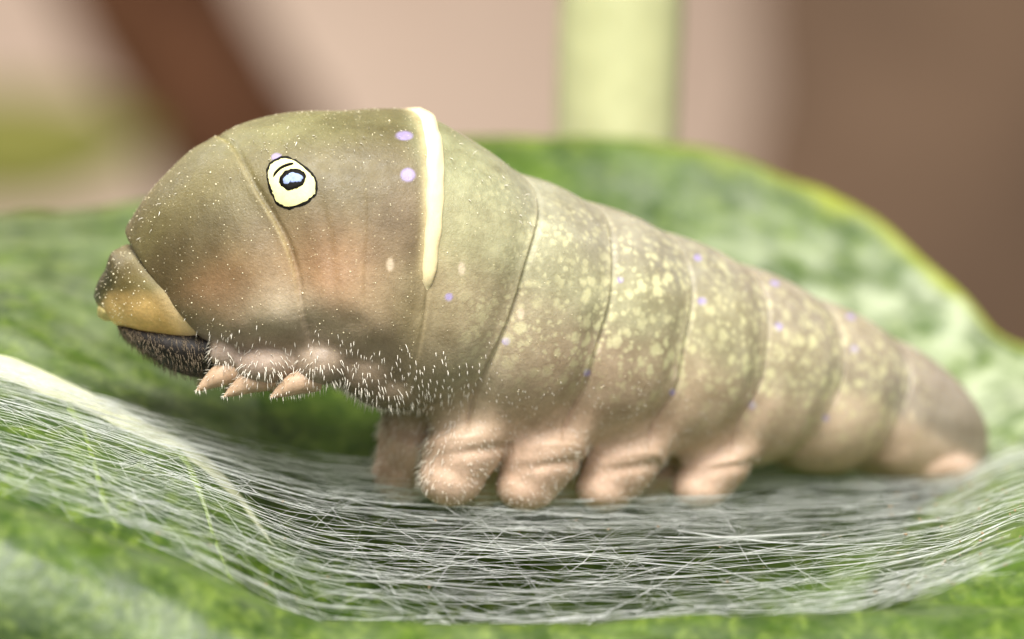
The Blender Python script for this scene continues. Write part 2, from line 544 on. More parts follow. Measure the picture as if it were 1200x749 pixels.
def rotz_y(ang_y, ang_z=0):
    cy, sy = math.cos(ang_y), math.sin(ang_y)
    cz, sz = math.cos(ang_z), math.sin(ang_z)
    Ry = np.array([[cy, 0, sy], [0, 1, 0], [-sy, 0, cy]])
    Rz = np.array([[cz, -sz, 0], [sz, cz, 0], [0, 0, 1]])
    return Rz @ Ry

AX = math.radians(29)          # heading of the hind body, away from the camera
FAR = np.array([-math.sin(AX), math.cos(AX), 0])
# prolegs: shaft top, foot centre (column,row), depth, widths
PRO = [((562, 452), (530, 556), 74, 56, 42, 36),
       ((654, 474), (617, 568), 112, 54, 40, 31),
       ((748, 494), (710, 570), 168, 52, 40, 29),
       ((850, 510), (821, 568), 232, 48, 40, 27)]
proleg_feet = []; shafts = []
for (tp, ft, d, wt, wf, hf) in PRO:
    for side in (0, 1):
        off = FAR * 118 * side
        a0 = P(tp[0], tp[1], d + 2) + off * .8; a1 = P(ft[0], ft[1] + 1, d - 8) + off
        q = np.linspace(0, 1, 9)[:, None]
        path = a0 * (1 - q) + a1 * q
        r = np.interp(q[:, 0], [0, .5, .78, 1], [wt * 1.1, wt * .98, wt * .86, wf * .9])
        parts.append(tube(path, r, 28, up=(0, 1, .05)))
        parts.append(ellip(a1 + np.array([0, -2, -1.0]), (wf, wf * .86, hf), rotz_y(-.06, AX)))
        proleg_feet.append(a1); shafts.append((a0, a1, wt))
# lateral lobes above the prolegs
for (c, d, ax, an) in [((538, 456), 56, (44, 46, 36), .25), ((645, 476), 106, (46, 46, 36), .2), ((740, 496), 166, (44, 44, 34), .18),
                       ((838, 510), 238, (42, 42, 30), .15), ((930, 518), 308, (50, 42, 34), .1), ((1025, 528), 374, (50, 40, 32), .05)]:
    parts.append(ellip(P(c[0], c[1], d), ax, rotz_y(an, AX)))
# thorax lobes
TL = [((266, 414), -14, (24, 24, 20), -.1), ((314, 428), -26, (38, 32, 22), -.12), ((378, 424), -32, (33, 32, 27), -.1),
      ((430, 430), -14, (38, 36, 36), 0), ((452, 456), 8, (42, 40, 24), .15), ((478, 440), 22, (46, 42, 38), .2),
      ((345, 392), -2, (40, 44, 52), -.45), ((398, 398), -8, (30, 40, 40), -.3)]
for (c, d, ax, an) in TL:
    parts.append(ellip(P(c[0], c[1], d), ax, rotz_y(an, .2)))
# anal prolegs
parts.append(ellip(P(1100, 546, 420), (54, 42, 28), rotz_y(.05, AX)))
parts.append(ellip(P(1066, 552, 500), (50, 40, 24), rotz_y(.05, AX)))

vs_all, fs_all, base = [], [], 0
for v, f in parts:
    vs_all.append(v); fs_all += [[i + base for i in q] for q in f]; base += len(v)
tmp_me = bpy.data.meshes.new('tmp'); tmp_me.from_pydata(np.concatenate(vs_all).tolist(), [], fs_all); tmp_me.update()
tmp = bpy.data.objects.new('tmp', tmp_me); COL.objects.link(tmp)
rm = tmp.modifiers.new('r', 'REMESH'); rm.mode = 'VOXEL'; rm.voxel_size = 2.3
smo = tmp.modifiers.new('s', 'SMOOTH'); smo.factor = .5; smo.iterations = 30
dg = bpy.context.evaluated_depsgraph_get(); ev = tmp.evaluated_get(dg); em = ev.to_mesh()
nvb = len(em.vertices)
V = np.empty(nvb * 3, np.float32); em.vertices.foreach_get('co', V); V = V.reshape(-1, 3).astype(float)
Nn = np.empty(nvb * 3, np.float32); em.vertices.foreach_get('normal', Nn); Nn = Nn.reshape(-1, 3).astype(float)
nl = len(em.loops); li = np.empty(nl, np.int32); em.loops.foreach_get('vertex_index', li)
F = li.reshape(-1, 4) if nl == 4 * len(em.polygons) else None
ev.to_mesh_clear(); bpy.data.objects.remove(tmp); bpy.data.meshes.remove(tmp_me)

# body coordinates (s along, theta around) of every vertex
kd = KDTree(NQ * NC // 2)
flat = BV.reshape(-1, 3)
ids = [i for i in range(0, len(flat), 2)]
for i in ids: kd.insert(flat[i], i)
kd.balance()
near = np.array([kd.find(p)[1] for p in V.tolist()])
ri = near // NC
# refine s by projecting on ring spacing
def coords(V, ri):
    s = np.zeros(len(V)); 
    nrm = np.cross(BUP, BLAT); nrm /= np.linalg.norm(nrm, axis=1)[:, None]
    tan = np.gradient(BC, axis=0)
    nrm *= np.sign(np.sum(nrm * tan, 1))[:, None]
    dist = np.sum((V - BC[ri]) * nrm[ri], 1)
    # local ring spacing at that point of the surface
    r2 = np.clip(ri + 1, 0, NQ - 1); r1 = np.clip(ri - 1, 0, NQ - 1)
    col_ = near % NC
    sp = np.linalg.norm(BV[r2, col_] - BV[r1, col_], axis=1) / np.maximum(r2 - r1, 1)
    s = qs[ri] + np.clip(dist / np.maximum(sp, .6), -2, 2) * (qs[1] - qs[0])
    rel = V - BC[ri]
    cu = np.sum(rel * BUP[ri], 1) / np.sum(BUP[ri] ** 2, 1)
    cl = np.sum(rel * BLAT[ri], 1) / np.sum(BLAT[ri] ** 2, 1)
    return s, np.arctan2(cl, cu), np.hypot(cu, cl), sp / (qs[1] - qs[0])
S, TH, RR, UNIT = coords(V, ri)
UNIT = np.maximum(UNIT, 10)
E0 = F.ravel(); E1 = np.roll(F, -1, axis=1).ravel()
deg = np.bincount(E0, minlength=nvb) + np.bincount(E1, minlength=nvb)
def relax(a, n):
    for _ in range(n):
        b = np.bincount(E0, a[E1], nvb) + np.bincount(E1, a[E0], nvb)
        a = .35 * a + .65 * b / np.maximum(deg, 1)
    return a
S = relax(S, 8); UNIT = relax(UNIT, 20)
TH = np.arctan2(relax(np.sin(TH), 5), relax(np.cos(TH), 5))
onbody = np.clip((np.where(S > 7, 1.22, 1.10) - RR) / .08, 0, 1) * np.clip((RR - .9) / .06, 0, 1)
low = np.abs(TH)

# soften the joins of prolegs and thorax lobes with the trunk
jm = np.zeros(nvb)
for a0, a1, wt in shafts:
    ab_ = a1 - a0; tt_ = np.clip(((V - a0) @ ab_) / (ab_ @ ab_), 0, 1)
    dd_ = np.linalg.norm(V - (a0 + tt_[:, None] * ab_), axis=1) / wt
    jm = np.maximum(jm, np.clip((1.75 - dd_) / .3, 0, 1) * np.clip((.62 - tt_) / .25, 0, 1))
jt = np.clip((aTH_ := np.abs(TH)) - 1.7, 0, .3) / .3 * (S < 8) * .8
for it in range(70):
    m_ = jm if it >= 16 else np.maximum(jm, jt)
    for c_ in range(3):
        a_ = V[:, c_]
        b_ = (np.bincount(E0, a_[E1], nvb) + np.bincount(E1, a_[E0], nvb)) / np.maximum(deg, 1)
        V[:, c_] = a_ + m_ * .9 * (b_ - a_)
tri = np.cross(V[F[:, 2]] - V[F[:, 0]], V[F[:, 3]] - V[F[:, 1]])
Nn = np.stack([np.bincount(F.ravel(), np.repeat(tri[:, c_], 4), nvb) for c_ in range(3)], 1)
Nn /= np.linalg.norm(Nn, axis=1)[:, None] + 1e-12
# ---- relief: segment bulges and fold creases
disp = np.zeros(nvb)
for i, cz in enumerate((2, 4, 6, 8, 10, 12, 14, 16, 18)):
    wob = .05 * np.sin(TH * 3 + i) + .03 * np.sin(TH * 7 + 2 * i) - (.45 * np.clip(np.abs(TH) / 1.5, 0, 1.2) if cz == 2 else 0)
    ds = (S - cz + wob) * UNIT          # distance from the crease in modelling units
    amp = {2: .75, 4: .22, 6: .45}.get(cz, 1.0)
    fold = np.where(ds < 0, np.exp(-(ds / 9.0) ** 2) * 1.6, 0) - np.exp(-((ds - 3.0) / 3.2) ** 2) * 4.2
    broad = -np.exp(-(ds / 26.0) ** 2) * (7.5 if cz >= 8 else 5.5)
    disp += amp * (fold + broad * (1 + 1.1 * np.clip(np.abs(TH) - 1.2, 0, 1) * (cz >= 8))) * ((.8 if cz == 2 else .35) + (.4 if cz == 2 else .65) * np.clip(np.abs(TH) / 1.2, 0, 1)) * onbody
# secondary soft folds in the hood
ds = (S - 2.95 - .25 * np.clip(np.abs(TH), 0, 1.5)) * UNIT
disp -= 2.2 * np.exp(-(ds / 7) ** 2) * onbody * np.clip((aTH_ - 1.0) / .3, 0, 1) * np.clip((2.2 - aTH_) / .4, 0, 1)
disp += 1.2 * fnoise(V, 110, 8, 1) * np.clip(1.4 - S / 14, .4, 1)
for (x, y, d_, rr_, h_) in [(322, 368, -75, 32, 12), (282, 374, -45, 26, 7), (396, 350, -90, 36, 9), (444, 376, -80, 36, 8), (298, 318, -90, 36, 5), (418, 380, -85, 14, -3), (366, 388, -85, 16, -3)]:
    disp += h_ * np.exp(-np.sum((V - P(x, y, d_)) ** 2, 1) / rr_ ** 2)
# crease between proleg shaft and foot
for a1, (tp, ft, d, wt, wf, hf) in zip(proleg_feet[::2], PRO):
    rel = V - (a1 + np.array([0, 0, hf * .72])); rr = np.hypot(rel[:, 0], rel[:, 1])
    disp -= 3.4 * np.exp(-((rel[:, 2] - .12 * rel[:, 0]) / 6.5) ** 2) * (rr < wf * 1.7) * np.clip((rel[:, 0] + wf * .6) / wf, 0, 1)
V = V + Nn * disp[:, None]
# ---- colour markings, given by photo position on the near side, mirrored in theta
CP = [
 (200,240,122,110,60),(170,272,104,92,50),(240,280,116,104,66),(205,310,112,92,54),(270,330,162,112,66),(300,300,138,122,78),
 (322,362,188,174,142),(250,365,140,118,82),(300,152,130,122,68),(350,143,134,130,74),(410,145,116,108,62),(290,220,132,120,70),
 (390,220,128,116,72),(350,262,134,118,84),(385,312,190,130,78),(372,288,150,122,76),(430,200,120,106,66),(450,260,138,116,82),
 (430,330,152,132,92),(400,380,178,158,126),(340,408,168,148,122),(440,415,150,130,102),(485,375,150,134,94),(470,445,124,108,84),
 (550,195,146,146,102),(550,280,156,152,104),(540,345,164,146,104),(500,440,148,132,98),(640,238,150,146,112),(640,300,164,160,112),
 (600,380,164,148,104),(560,440,172,158,118),(700,275,154,146,116),(720,350,168,162,112),(690,420,168,146,106),(650,460,174,154,110),
 (800,308,154,146,118),(830,370,172,162,114),(790,440,176,156,112),(750,500,188,162,122),(920,350,160,146,118),(920,420,178,162,120),
 (880,500,196,170,132),(1000,420,168,152,120),(1000,500,202,176,138),(1080,460,160,144,122),(1080,530,204,176,144),(1128,510,150,134,112),
 (1118,560,206,170,146),(315,434,146,122,104),(378,430,146,126,106),(266,420,168,148,132),(425,450,124,106,86)]
body_tree = BVHTree.FromPolygons(V.tolist(), F.tolist())
eye = Vector((0, -D, 0))
def cast(px, py, tree=None):
    d = Vector(P(px, py, 0.0)) - eye; d.normalize()
    loc, nor, idx, dist = (tree or body_tree).ray_cast(eye, d)
    return loc, nor, idx
cps, cth, ccol = [], [], []
for (px, py, r_, g_, b_) in CP:
    loc, nor, idx = cast(px, py)
    if loc is None: print('miss', px, py); continue
    vi = F[idx][0]
    cps.append(S[vi]); cth.append(abs(TH[vi])); ccol.append(lin((r_, g_, b_)))
cps, cth, ccol = np.array(cps), np.array(cth), np.array(ccol)
W = np.zeros((nvb,)); TINT = np.zeros((nvb, 3))
aTH = np.abs(TH)
for s_, t_, c_ in zip(cps, cth, ccol):
    d2 = ((S - s_) / .8) ** 2 + ((aTH - t_) / .24) ** 2
    w = np.exp(-np.minimum(d2, 60)) + 2e-3 / (1 + d2) ** 2
    W += w; TINT += w[:, None] * c_
TINT /= W[:, None]
TINT *= (.80 + .20 * np.clip((S - 5.2) / 1.2, 0, 1))[:, None] * (1 + .25 * np.clip((aTH - 1.5) / .5, 0, 1) * (S < 6.2))[:, None]  # lower hood tinted lighter to make up for shade where it curves under
lum = TINT @ np.array([.25, .65, .10])
des = (.14 + .16 * np.clip((S - 6) / 2, 0, 1))[:, None]
TINT = TINT * (1 - des) + des * lum[:, None] * np.array([1.04, .99, .94])
TINT *= np.array([.96, .965, 1.02])
fl = (.75 * np.clip((aTH - 1.6) / .75, 0, 1) * np.clip((S - 7.5) / 1.5, 0, 1))[:, None]
TINT = TINT * (1 - fl) + fl * lin((198, 168, 146))
# prolegs: pale flesh
legmask = np.zeros(nvb)
for a0, a1, wt in shafts:
    ab_ = a1 - a0; tt_ = np.clip(((V - a0) @ ab_) / (ab_ @ ab_), 0, 1)
    dd_ = np.linalg.norm(V - (a0 + tt_[:, None] * ab_), axis=1)
    legmask = np.maximum(legmask, np.clip((1.45 - dd_ / wt) / .3, 0, 1) * np.clip((tt_ - .25) / .5, 0, 1))
TINT = TINT * (1 - .8 * legmask[:, None]) + .8 * legmask[:, None] * lin((208, 177, 156))
# pale flush along the collar
ds = (S - 6) * UNIT
m_ = np.exp(-((ds + 9) / 9.0) ** 2) * np.clip((1.75 - aTH) / .2, 0, 1) * .5
TINT = TINT * (1 - m_[:, None]) + m_[:, None] * lin((222, 204, 158))
# fold lines: thin paler ridge
for i, cz in enumerate((2, 8, 10, 12, 14, 16)):
    wob = .05 * np.sin(TH * 3 + (1 if cz == 2 else i + 2)) * 0
    wob = .05 * np.sin(TH * 3 + [2,4,6,8,10,12,14,16,18].index(cz)) + .03 * np.sin(TH * 7 + 2 * [2,4,6,8,10,12,14,16,18].index(cz)) - (.45 * np.clip(np.abs(TH) / 1.5, 0, 1.2) if cz == 2 else 0)
    ds = (S - cz + wob) * UNIT
    m_ = np.exp(-((ds + 2) / 2.2) ** 2) * onbody * np.clip((2.1 - aTH) / .6, 0, 1) * (.25 if cz == 2 else .4)
    TINT = TINT * (1 - m_[:, None]) + m_[:, None] * lin((196, 180, 120) if cz == 2 else (200, 190, 158))
def blot(x, y, rx, ry, col, k_):
    global TINT
    loc, nor, _ = cast(x, y)
    if loc is None: return
    c = np.array(loc)
    d2 = ((V[:, 0] - c[0]) / rx) ** 2 + ((V[:, 2] - c[2]) / ry) ** 2 + ((V[:, 1] - c[1]) / (3 * max(rx, ry))) ** 2
    m_ = (k_ * np.clip(1.6 - d2 * 1.1, 0, 1))[:, None]
    TINT = TINT * (1 - m_) + m_ * lin(col)
for (x, y, rx, ry) in [(474, 159, 10, 6), (478, 205, 8.5, 8), (324, 184, 6, 4.5), (526, 348, 4.6, 4.6), (593, 400, 4.8, 4.6), (688, 437, 4.6, 4.8),
                       (823, 353, 6, 5), (818, 302, 5.5, 4.5), (727, 328, 4.2, 3.8), (912, 383, 5.5, 5), (908, 332, 6.5, 4), (787, 459, 4.4, 4.4),
                       (882, 475, 4.4, 4.4), (997, 371, 6, 4.5), (1001, 409, 5, 4.5), (967, 490, 4, 4)]:
    blot(x, y, rx * .95, ry * .95, (166, 152, 206), .85)
for (x, y, r_) in [(457, 310, 5), (541, 315, 5), (610, 368, 5), (700, 407, 5.5), (790, 437, 5.5), (890, 452, 5.5), (978, 466, 5.5), (1068, 487, 5)]:
    blot(x, y, r_ * .8, r_ * 1.5, (216, 198, 174), .6)
M_skin = skin_material('caterpillar_skin')
body = obj('body', V, F, M_skin, cat)
setattr_color(body, 'tint', TINT)
dots = (.3 + .7 * np.clip((S - 7) / 3, 0, 1)) * np.clip((S - 6.3) / 1, 0, 1) * np.clip((aTH - .35) / .5, 0, 1) * np.clip((2.3 - aTH) / .6, .0, 1) * np.clip((19 - S) / 2, 0, 1) * (1 - legmask)
setattr_float(body, 'dots', dots)

# ---- head under the hood
HS = np.array([(196, 292, 268, 400, 58, 88), (158, 287, 246, 410, 56, 90), (146, 288, 214, 410, 55, 86), (134, 297, 180, 401, 54, 74),
               (124, 313, 154, 390, 54, 58), (114, 333, 134, 379, 54, 40), (110, 346, 121, 368, 54, 18)], float)
hv, hc, hu, hl, hth = loft(HS, np.linspace(0, 6, 90), 96, 2.1)
q = np.linspace(0, 6, 90)
cosT, sinT = np.cos(hth), np.sin(hth)
r_ = 1 + .06 * np.exp(-((q[:, None] - 3.2) / .5) ** 2) * np.exp(-((hth[None] - .3) / .6) ** 2) - .05 * np.exp(-((q[:, None] - 4.1) / .3) ** 2) * np.exp(-(np.minimum(hth, 6.283 - hth)[None] / .9) ** 2)
hv = hc[:, None] + (hv - hc[:, None]) * r_[..., None]
v, f = closed(hv)
v = v + (fnoise(v, 40, 14, 2) * 1.2)[:, None] * np.array([0.3, -1, .5])
head = obj('head', v, f, skin_material('head_skin', dots=False), cat)
uu = np.repeat(q, 96); tt = np.tile(hth, 90); tn = np.abs(np.where(tt > np.pi, tt - 2 * np.pi, tt))
c_dark, c_ol, c_y, c_p = lin((54, 50, 24)), lin((100, 88, 52)), lin((242, 200, 130)), lin((246, 228, 192))
fy = np.clip((tn - 1.38 - .10 * fnoise(v, 60, 4, 2)) / .62, 0, 1)[:, None]
fp = np.clip((2.0 - uu) / 1.6, 0, 1)[:, None]
fd = np.clip((uu - 2.6) / 1.2, 0, 1)[:, None] * np.clip((1.5 - tn) / .4, 0, 1)[:, None]
ct = c_ol * (1 - fd) + c_dark * fd
st_ = (.5 + .5 * np.sin(tn * 9 + uu * .6))[:, None] * .35 * np.clip((2.6 - uu) / 1, 0, 1)[:, None]
ct = ct * (1 - st_) + st_ * lin((150, 140, 100))
cb = c_y * (1 - fp) + c_p * fp
setattr_color(head, 'tint', ct * (1 - fy) + cb * fy)
head_tree = BVHTree.FromPolygons(v.tolist(), f)
# front lip of the head
a, f = ellip(P(127, 364, 50), (13, 32, 12), rotz_y(.7))
a = a + (fnoise(a, 14, 3, 2) * 1.5)[:, None]
obj('lip', a, f, plain('lip_skin', (196, 178, 118), .55, .3, .25, .15, .2), head)
# dark mouth area below the yellow flap
MS = np.array([(262, 378, 268, 432, 54, 72), (232, 378, 240, 443, 54, 72), (200, 376, 206, 436, 54, 66), (170, 376, 178, 419, 54, 54), (150, 376, 154, 401, 54, 40), (138, 378, 140, 386, 54, 16)], float)
mv, _, _, _, _ = loft(MS, np.linspace(0, 5, 60), 60)
a, f = closed(mv)
mouth = obj('mouth', a, f, plain('mouth_skin', (34, 29, 26), .6, .3, .35, .12), cat)
mouth['label'] = 'dark bristly face tucked under the yellow flap'
mouth_v, mouth_c = a, mv.mean(1)
mouth_tree = BVHTree.FromPolygons(a.tolist(), f)

# ---- thoracic legs
M_leg = plain('leg_skin', (180, 152, 124), .5, .35, .15, .1, .3)
legs = []
for (b0, b1, tip, d) in [((282, 432), (258, 440), (230, 458), -18), ((318, 440), (292, 448), (262, 465), -30), ((370, 442), (345, 450), (317, 466), -38)]:
    for side in (0, 1):
        off = np.array([-10, 150.0, 4]) * side
        p = catmull(np.array([P(*b0, d + 10), P(*b1, d), P(*tip, d - 4)]), np.linspace(0, 2, 22)) + off
        a, f = tube(p, np.interp(np.linspace(0, 1, 22), [0, .3, .6, .85, 1], [17, 16, 12, 6, 1.0]), 16)
        o = obj('leg', a, f, M_leg, cat)
        if side == 0: legs.append((a, p))

# ---- patches lying on the skin
def patch(name, outline, h, mat, parent, rings=6, tree=None, sub=1, jag=.38):
    o_ = np.array(outline, float)
    n = len(o_) * 3
    o_ = catmull(np.concatenate([o_[-2:], o_, o_[:2]]), np.linspace(2, len(o_) + 2, n, endpoint=False))
    o_ = o_ + rng.normal(0, jag, o_.shape)
    c = o_.mean(0)
    pts = []
    loc, nor, _ = cast(*c, tree)
    pts.append(np.array(loc) + np.array(nor) * h)
    for k_ in range(1, rings + 1):
        t = k_ / rings
        hh = h if k_ < rings else h * .8
        tt = t if k_ < rings else 1.0
        for p in o_:
            q_ = c + (p - c) * (tt if k_ < rings - 1 else (t if k_ == rings else .985))
            loc, nor, _ = cast(q_[0], q_[1], tree)
            if loc is None: loc, nor = Vector(pts[-1]), Vector((0, -1, 0))
            pts.append(np.array(loc) + np.array(nor) * hh)
    f = [[0, 1 + (i + 1) % n, 1 + i] for i in range(n)]
    for k_ in range(rings - 1):
        for i in range(n):
            a_ = 1 + k_ * n + i; b_ = 1 + k_ * n + (i + 1) % n
            f.append([a_, b_, b_ + n, a_ + n])
    return obj(name, np.array(pts), f, mat, parent)

ZE = 110 / 824.0
ec = lambda L: [(290 + x * ZE, 160 + y * ZE) for x, y in L]
E_out = ec([(330,173),(400,193),(470,233),(550,300),(600,360),(616,430),(606,512),(572,546),(530,586),(460,617),(370,640),(300,622),(245,587),(228,545),(203,490),(178,420),(167,350),(167,290),(190,238),(240,203),(290,178)])
co = np.mean(E_out, 0)
E_in = [tuple(co + (np.array(p) - co) * (1 - 2.8 / np.linalg.norm(np.array(p) - co)) + rng.normal(0, .22, 2)) for p in E_out]
E_pup = ec([(400,287),(450,290),(490,310),(515,345),(505,400),(470,440),(420,460),(370,478),(320,455),(285,420),(280,380),(300,335),(340,305)])
E_blue = ec([(345,345),(380,325),(420,325),(480,350),(485,375),(465,400),(420,405),(370,410),(340,425),(315,395),(320,375)])
M_black = plain('eyespot_black', (16, 14, 8), .6, .1, .3, .15)
M_cream = plain('eyespot_cream', (236, 228, 160), .6, .2, .10, .06, .15)
M_blue = plain('eyespot_blue', (150, 166, 208), .6, .15, .2, .3)
M_violet = plain('spot_violet', (188, 172, 214), .5, .35, .12, .15, .1)
eyespot = patch('eyespot', E_out, .6, M_black, cat)
eyespot['label'] = 'cream false eye ringed in black on the hood'
patch('iris', E_in, 1.1, M_cream, eyespot)
patch('pupil', E_pup, 1.6, M_black, eyespot)
patch('pupil_spot', E_blue, 2.0, M_blue, eyespot)  # blue skin marking inside the pupil
bc = catmull(np.array(ec([(230,355),(250,320),(290,282),(340,257),(405,240)])), np.linspace(0, 4, 30))
bpth = np.array([np.array(cast(*p)[0]) + np.array(cast(*p)[1]) * 1.2 for p in bc])
a, f = tube(bpth, np.interp(np.linspace(0, 1, 30), [0, .2, .9, 1], [.7, 1.7, 1.9, 1.0]), 8)
obj('brow', a, f, M_black, eyespot)

def ell(cx, cy, rx, ry, ang=0, n=9, jit=.10):
    t = np.linspace(0, 2 * np.pi, n, endpoint=False)
    j = 1 + rng.normal(0, jit, n)
    x, y = rx * np.cos(t) * j, ry * np.sin(t) * j
    return list(zip(cx + x * math.cos(ang) - y * math.sin(ang), cy + x * math.sin(ang) + y * math.cos(ang)))
# ---- cream collar: a raised ridge round the back of the hood
cth_ = np.linspace(-1.7, 1.7, 120)
cq = 6.0 + .28 * np.sin(np.clip(cth_, -1.4, 1.4)) ** 2 * 0
def ring_pt(q_, th_):
    s = np.interp(q_, qs, np.arange(NQ)); i = np.clip(s.astype(int), 0, NQ - 2); t = (s - i)[:, None]
    c = BC[i] * (1 - t) + BC[i + 1] * t; u_ = BUP[i] * (1 - t) + BUP[i + 1] * t; l_ = BLAT[i] * (1 - t) + BLAT[i + 1] * t
    e = 2 / 2.45
    return c + u_ * (np.sign(np.cos(th_)) * np.abs(np.cos(th_)) ** e)[:, None] + l_ * (np.sign(np.sin(th_)) * np.abs(np.sin(th_)) ** e)[:, None], c
cp, cc = ring_pt(cq, cth_)
rad_ = cp - cc; rad_ /= np.linalg.norm(rad_, axis=1)[:, None]
cp = cp + rad_ * (-2.0 + .8 * np.sin(cth_ * 5) - 5 * np.clip((np.abs(cth_) - 1.52) / .18, 0, 1) ** 2)[:, None]
wv = np.interp(np.abs(cth_), [0, .5, 1.2, 1.58, 1.66, 1.7], [10.5, 11.5, 11, 8.5, 5.5, 1.0]) * (1 + .05 * np.sin(cth_ * 9))
a, f = tube(cp, np.stack([wv, wv * .55], 1), 28, up=rad_)
a = a + np.repeat(rad_, 28, 0) * (fnoise(a, 26, 41, 2) * 1.2)[:, None] + (fnoise(a, 34, 42, 2) * 1.1)[:, None] * np.array([1, 0, .2])
collar = obj('collar', a, f, plain('collar_cream', (228, 210, 164), .55, .25, .06, .05, .2), cat)
collar['label'] = 'raised cream band across the back behind the eyespot'

# ---- setae: short pale bristles, and tiny pale grains
front = Nn[:, 1] < .35
def cones(points, dirs, length, rad):
    m = len(points)
    dirs = dirs / np.linalg.norm(dirs, axis=1)[:, None]
    s = np.cross(dirs, np.array([.2, .9, .3])); s /= np.linalg.norm(s, axis=1)[:, None] + 1e-9
    w = np.cross(dirs, s)
    b = points - dirs * 1.0
    bend = np.array([0, 0, -.12])
    midp = b + dirs * (length * .55)[:, None]
    tip = b + (dirs + bend) * length[:, None]
    vs2 = []
    for k_ in range(3):
        c_, s_ = math.cos(k_ * 2.094), math.sin(k_ * 2.094)
        vs2.append(b + (s * c_ + w * s_) * rad[:, None])
    for k_ in range(3):
        c_, s_ = math.cos(k_ * 2.094), math.sin(k_ * 2.094)
        vs2.append(midp + (s * c_ + w * s_) * (rad * .8)[:, None])
    vs2.append(tip)
    v = np.stack(vs2, 1).reshape(-1, 3)
    fb = np.array([(0, 1, 4), (0, 4, 3), (1, 2, 5), (1, 5, 4), (2, 0, 3), (2, 3, 5), (3, 4, 6), (4, 5, 6), (5, 3, 6)])
    f = (fb[None] + (np.arange(m) * 7)[:, None, None]).reshape(-1, 3)
    return v, f
M_hair = plain('seta_pale', (238, 230, 212), .35, .5, .05, .2)
pk = ((374.5 - V[:, 2] * D / (D + V[:, 1])))         # photo row of each vertex
pxk = 600 + V[:, 0] * D / (D + V[:, 1])
thor = (S < 8) & (pk > 352) & front
wt = np.zeros(nvb)
wt += thor * np.clip((pk - 375 - np.clip(pxk - 300, -40, 200) * .12) / 55, 0, 1) * 1.6
ab = (S >= 8) & (aTH > 1.75) & front
wt += ab * np.clip((pk - 400 - (pxk - 500) * .13) / 90, 0, 1) * 1.3
lobe = np.clip((RR - 1.05) / .06, 0, 1) * front
wt += lobe * np.where(S < 8, .9, .35)
feet = np.zeros(nvb)
for a1 in proleg_feet[::2]:
    feet = np.maximum(feet, np.exp(-np.sum(((V - a1) / 34) ** 2, 1)))
wt += feet * .5 * front
wt *= np.clip((1000 - pxk) / 250, 0, 1)
wt /= wt.sum()
idx = rng.choice(nvb, 3600, replace=False, p=wt)
pts, nr = V[idx], Nn[idx]
dr = nr + np.array([0.12, -.1, -.75]) + rng.normal(0, .22, (len(idx), 3))
ln = np.where(S[idx] < 8, rng.uniform(6, 14, len(idx)), rng.uniform(3.5, 6.5, len(idx))) * np.clip(.55 + (RR[idx] - .98) * 3, .55, 1.1)
hv1, hf1 = cones(pts, dr, ln, np.where(S[idx] < 8, rng.uniform(.3, .55, len(idx)), rng.uniform(.25, .42, len(idx))))
obj('setae', hv1, hf1, M_hair, cat, kind='stuff')
# bristles on the dark mouth and on the legs
mi = rng.choice(len(mouth_v), 900, p=(lambda w: w / w.sum())((mouth_v[:, 1] < 60) * np.clip((mouth_v[:, 0] * 0 + 1), 0, 1) * np.clip((-mouth_v[:, 2] + 5) / 40, 0.02, 1)))
mc = np.repeat(mouth_c, 60, 0)[mi]
mn = mouth_v[mi] - mc; mn /= np.linalg.norm(mn, axis=1)[:, None]
dm = mn + np.array([.25, -.1, -.75]) + rng.normal(0, .25, mn.shape)
a, f = cones(mouth_v[mi], dm, rng.uniform(5, 15, 900), rng.uniform(.22, .4, 900))
obj('bristles', a, f, plain('bristle_tan', (130, 114, 92), .4, .4, .1, .2), mouth, kind='stuff')
lh, ld = [], []
for a_, p_ in legs:
    ii = rng.integers(3 * 16, len(a_), 80)
    for i in ii:
        c0 = p_[i // 16]; lh.append(a_[i]); d_ = a_[i] - c0; ld.append(d_ / (np.linalg.norm(d_) + 1e-6) + np.array([-.3, -.1, -.8]))
a, f = cones(np.array(lh), np.array(ld), rng.uniform(4, 9, len(lh)), rng.uniform(.3, .5, len(lh)))
obj('leg_hair', a, f, M_hair, cat, kind='stuff')
# grains
def octa(points, r):
    o8 = np.array([(1,0,0),(-1,0,0),(0,1,0),(0,-1,0),(0,0,1),(0,0,-1)], float)
    v = (points[:, None] + o8[None] * r[:, None, None]).reshape(-1, 3)
    fb = np.array([(0,2,4),(2,1,4),(1,3,4),(3,0,4),(2,0,5),(1,2,5),(3,1,5),(0,3,5)])
    return v, (fb[None] + (np.arange(len(points)) * 6)[:, None, None]).reshape(-1, 3)
wg = front * np.where(S < 6, 1.0, .22) * (aTH < 2.2) * (onbody > .3)
gi = rng.choice(nvb, 1500, replace=False, p=wg / wg.sum())
gr = np.clip(rng.lognormal(-.7, .40, 1500), .25, 1.5)
a, f = octa(V[gi] + Nn[gi] * .2, gr)
obj('skin_grains', a, f, plain('grain_pale', (244, 232, 196), .3, .6, .05, .3), cat, kind='stuff')
hp = []
for _ in range(420):
    x, y = rng.uniform(108, 200), rng.uniform(282, 400)
    if rng.random() > np.clip(1.3 - (x - 108) / 60, .12, 1): continue
    loc, nor, _i = cast(x, y, head_tree)
    if loc is not None: hp.append(np.array(loc))
a, f = octa(np.array(hp), np.clip(rng.lognormal(-.3, .35, len(hp)), .4, 1.7))
obj('head_grains', a, f, bpy.data.materials['grain_pale'], head, kind='stuff')

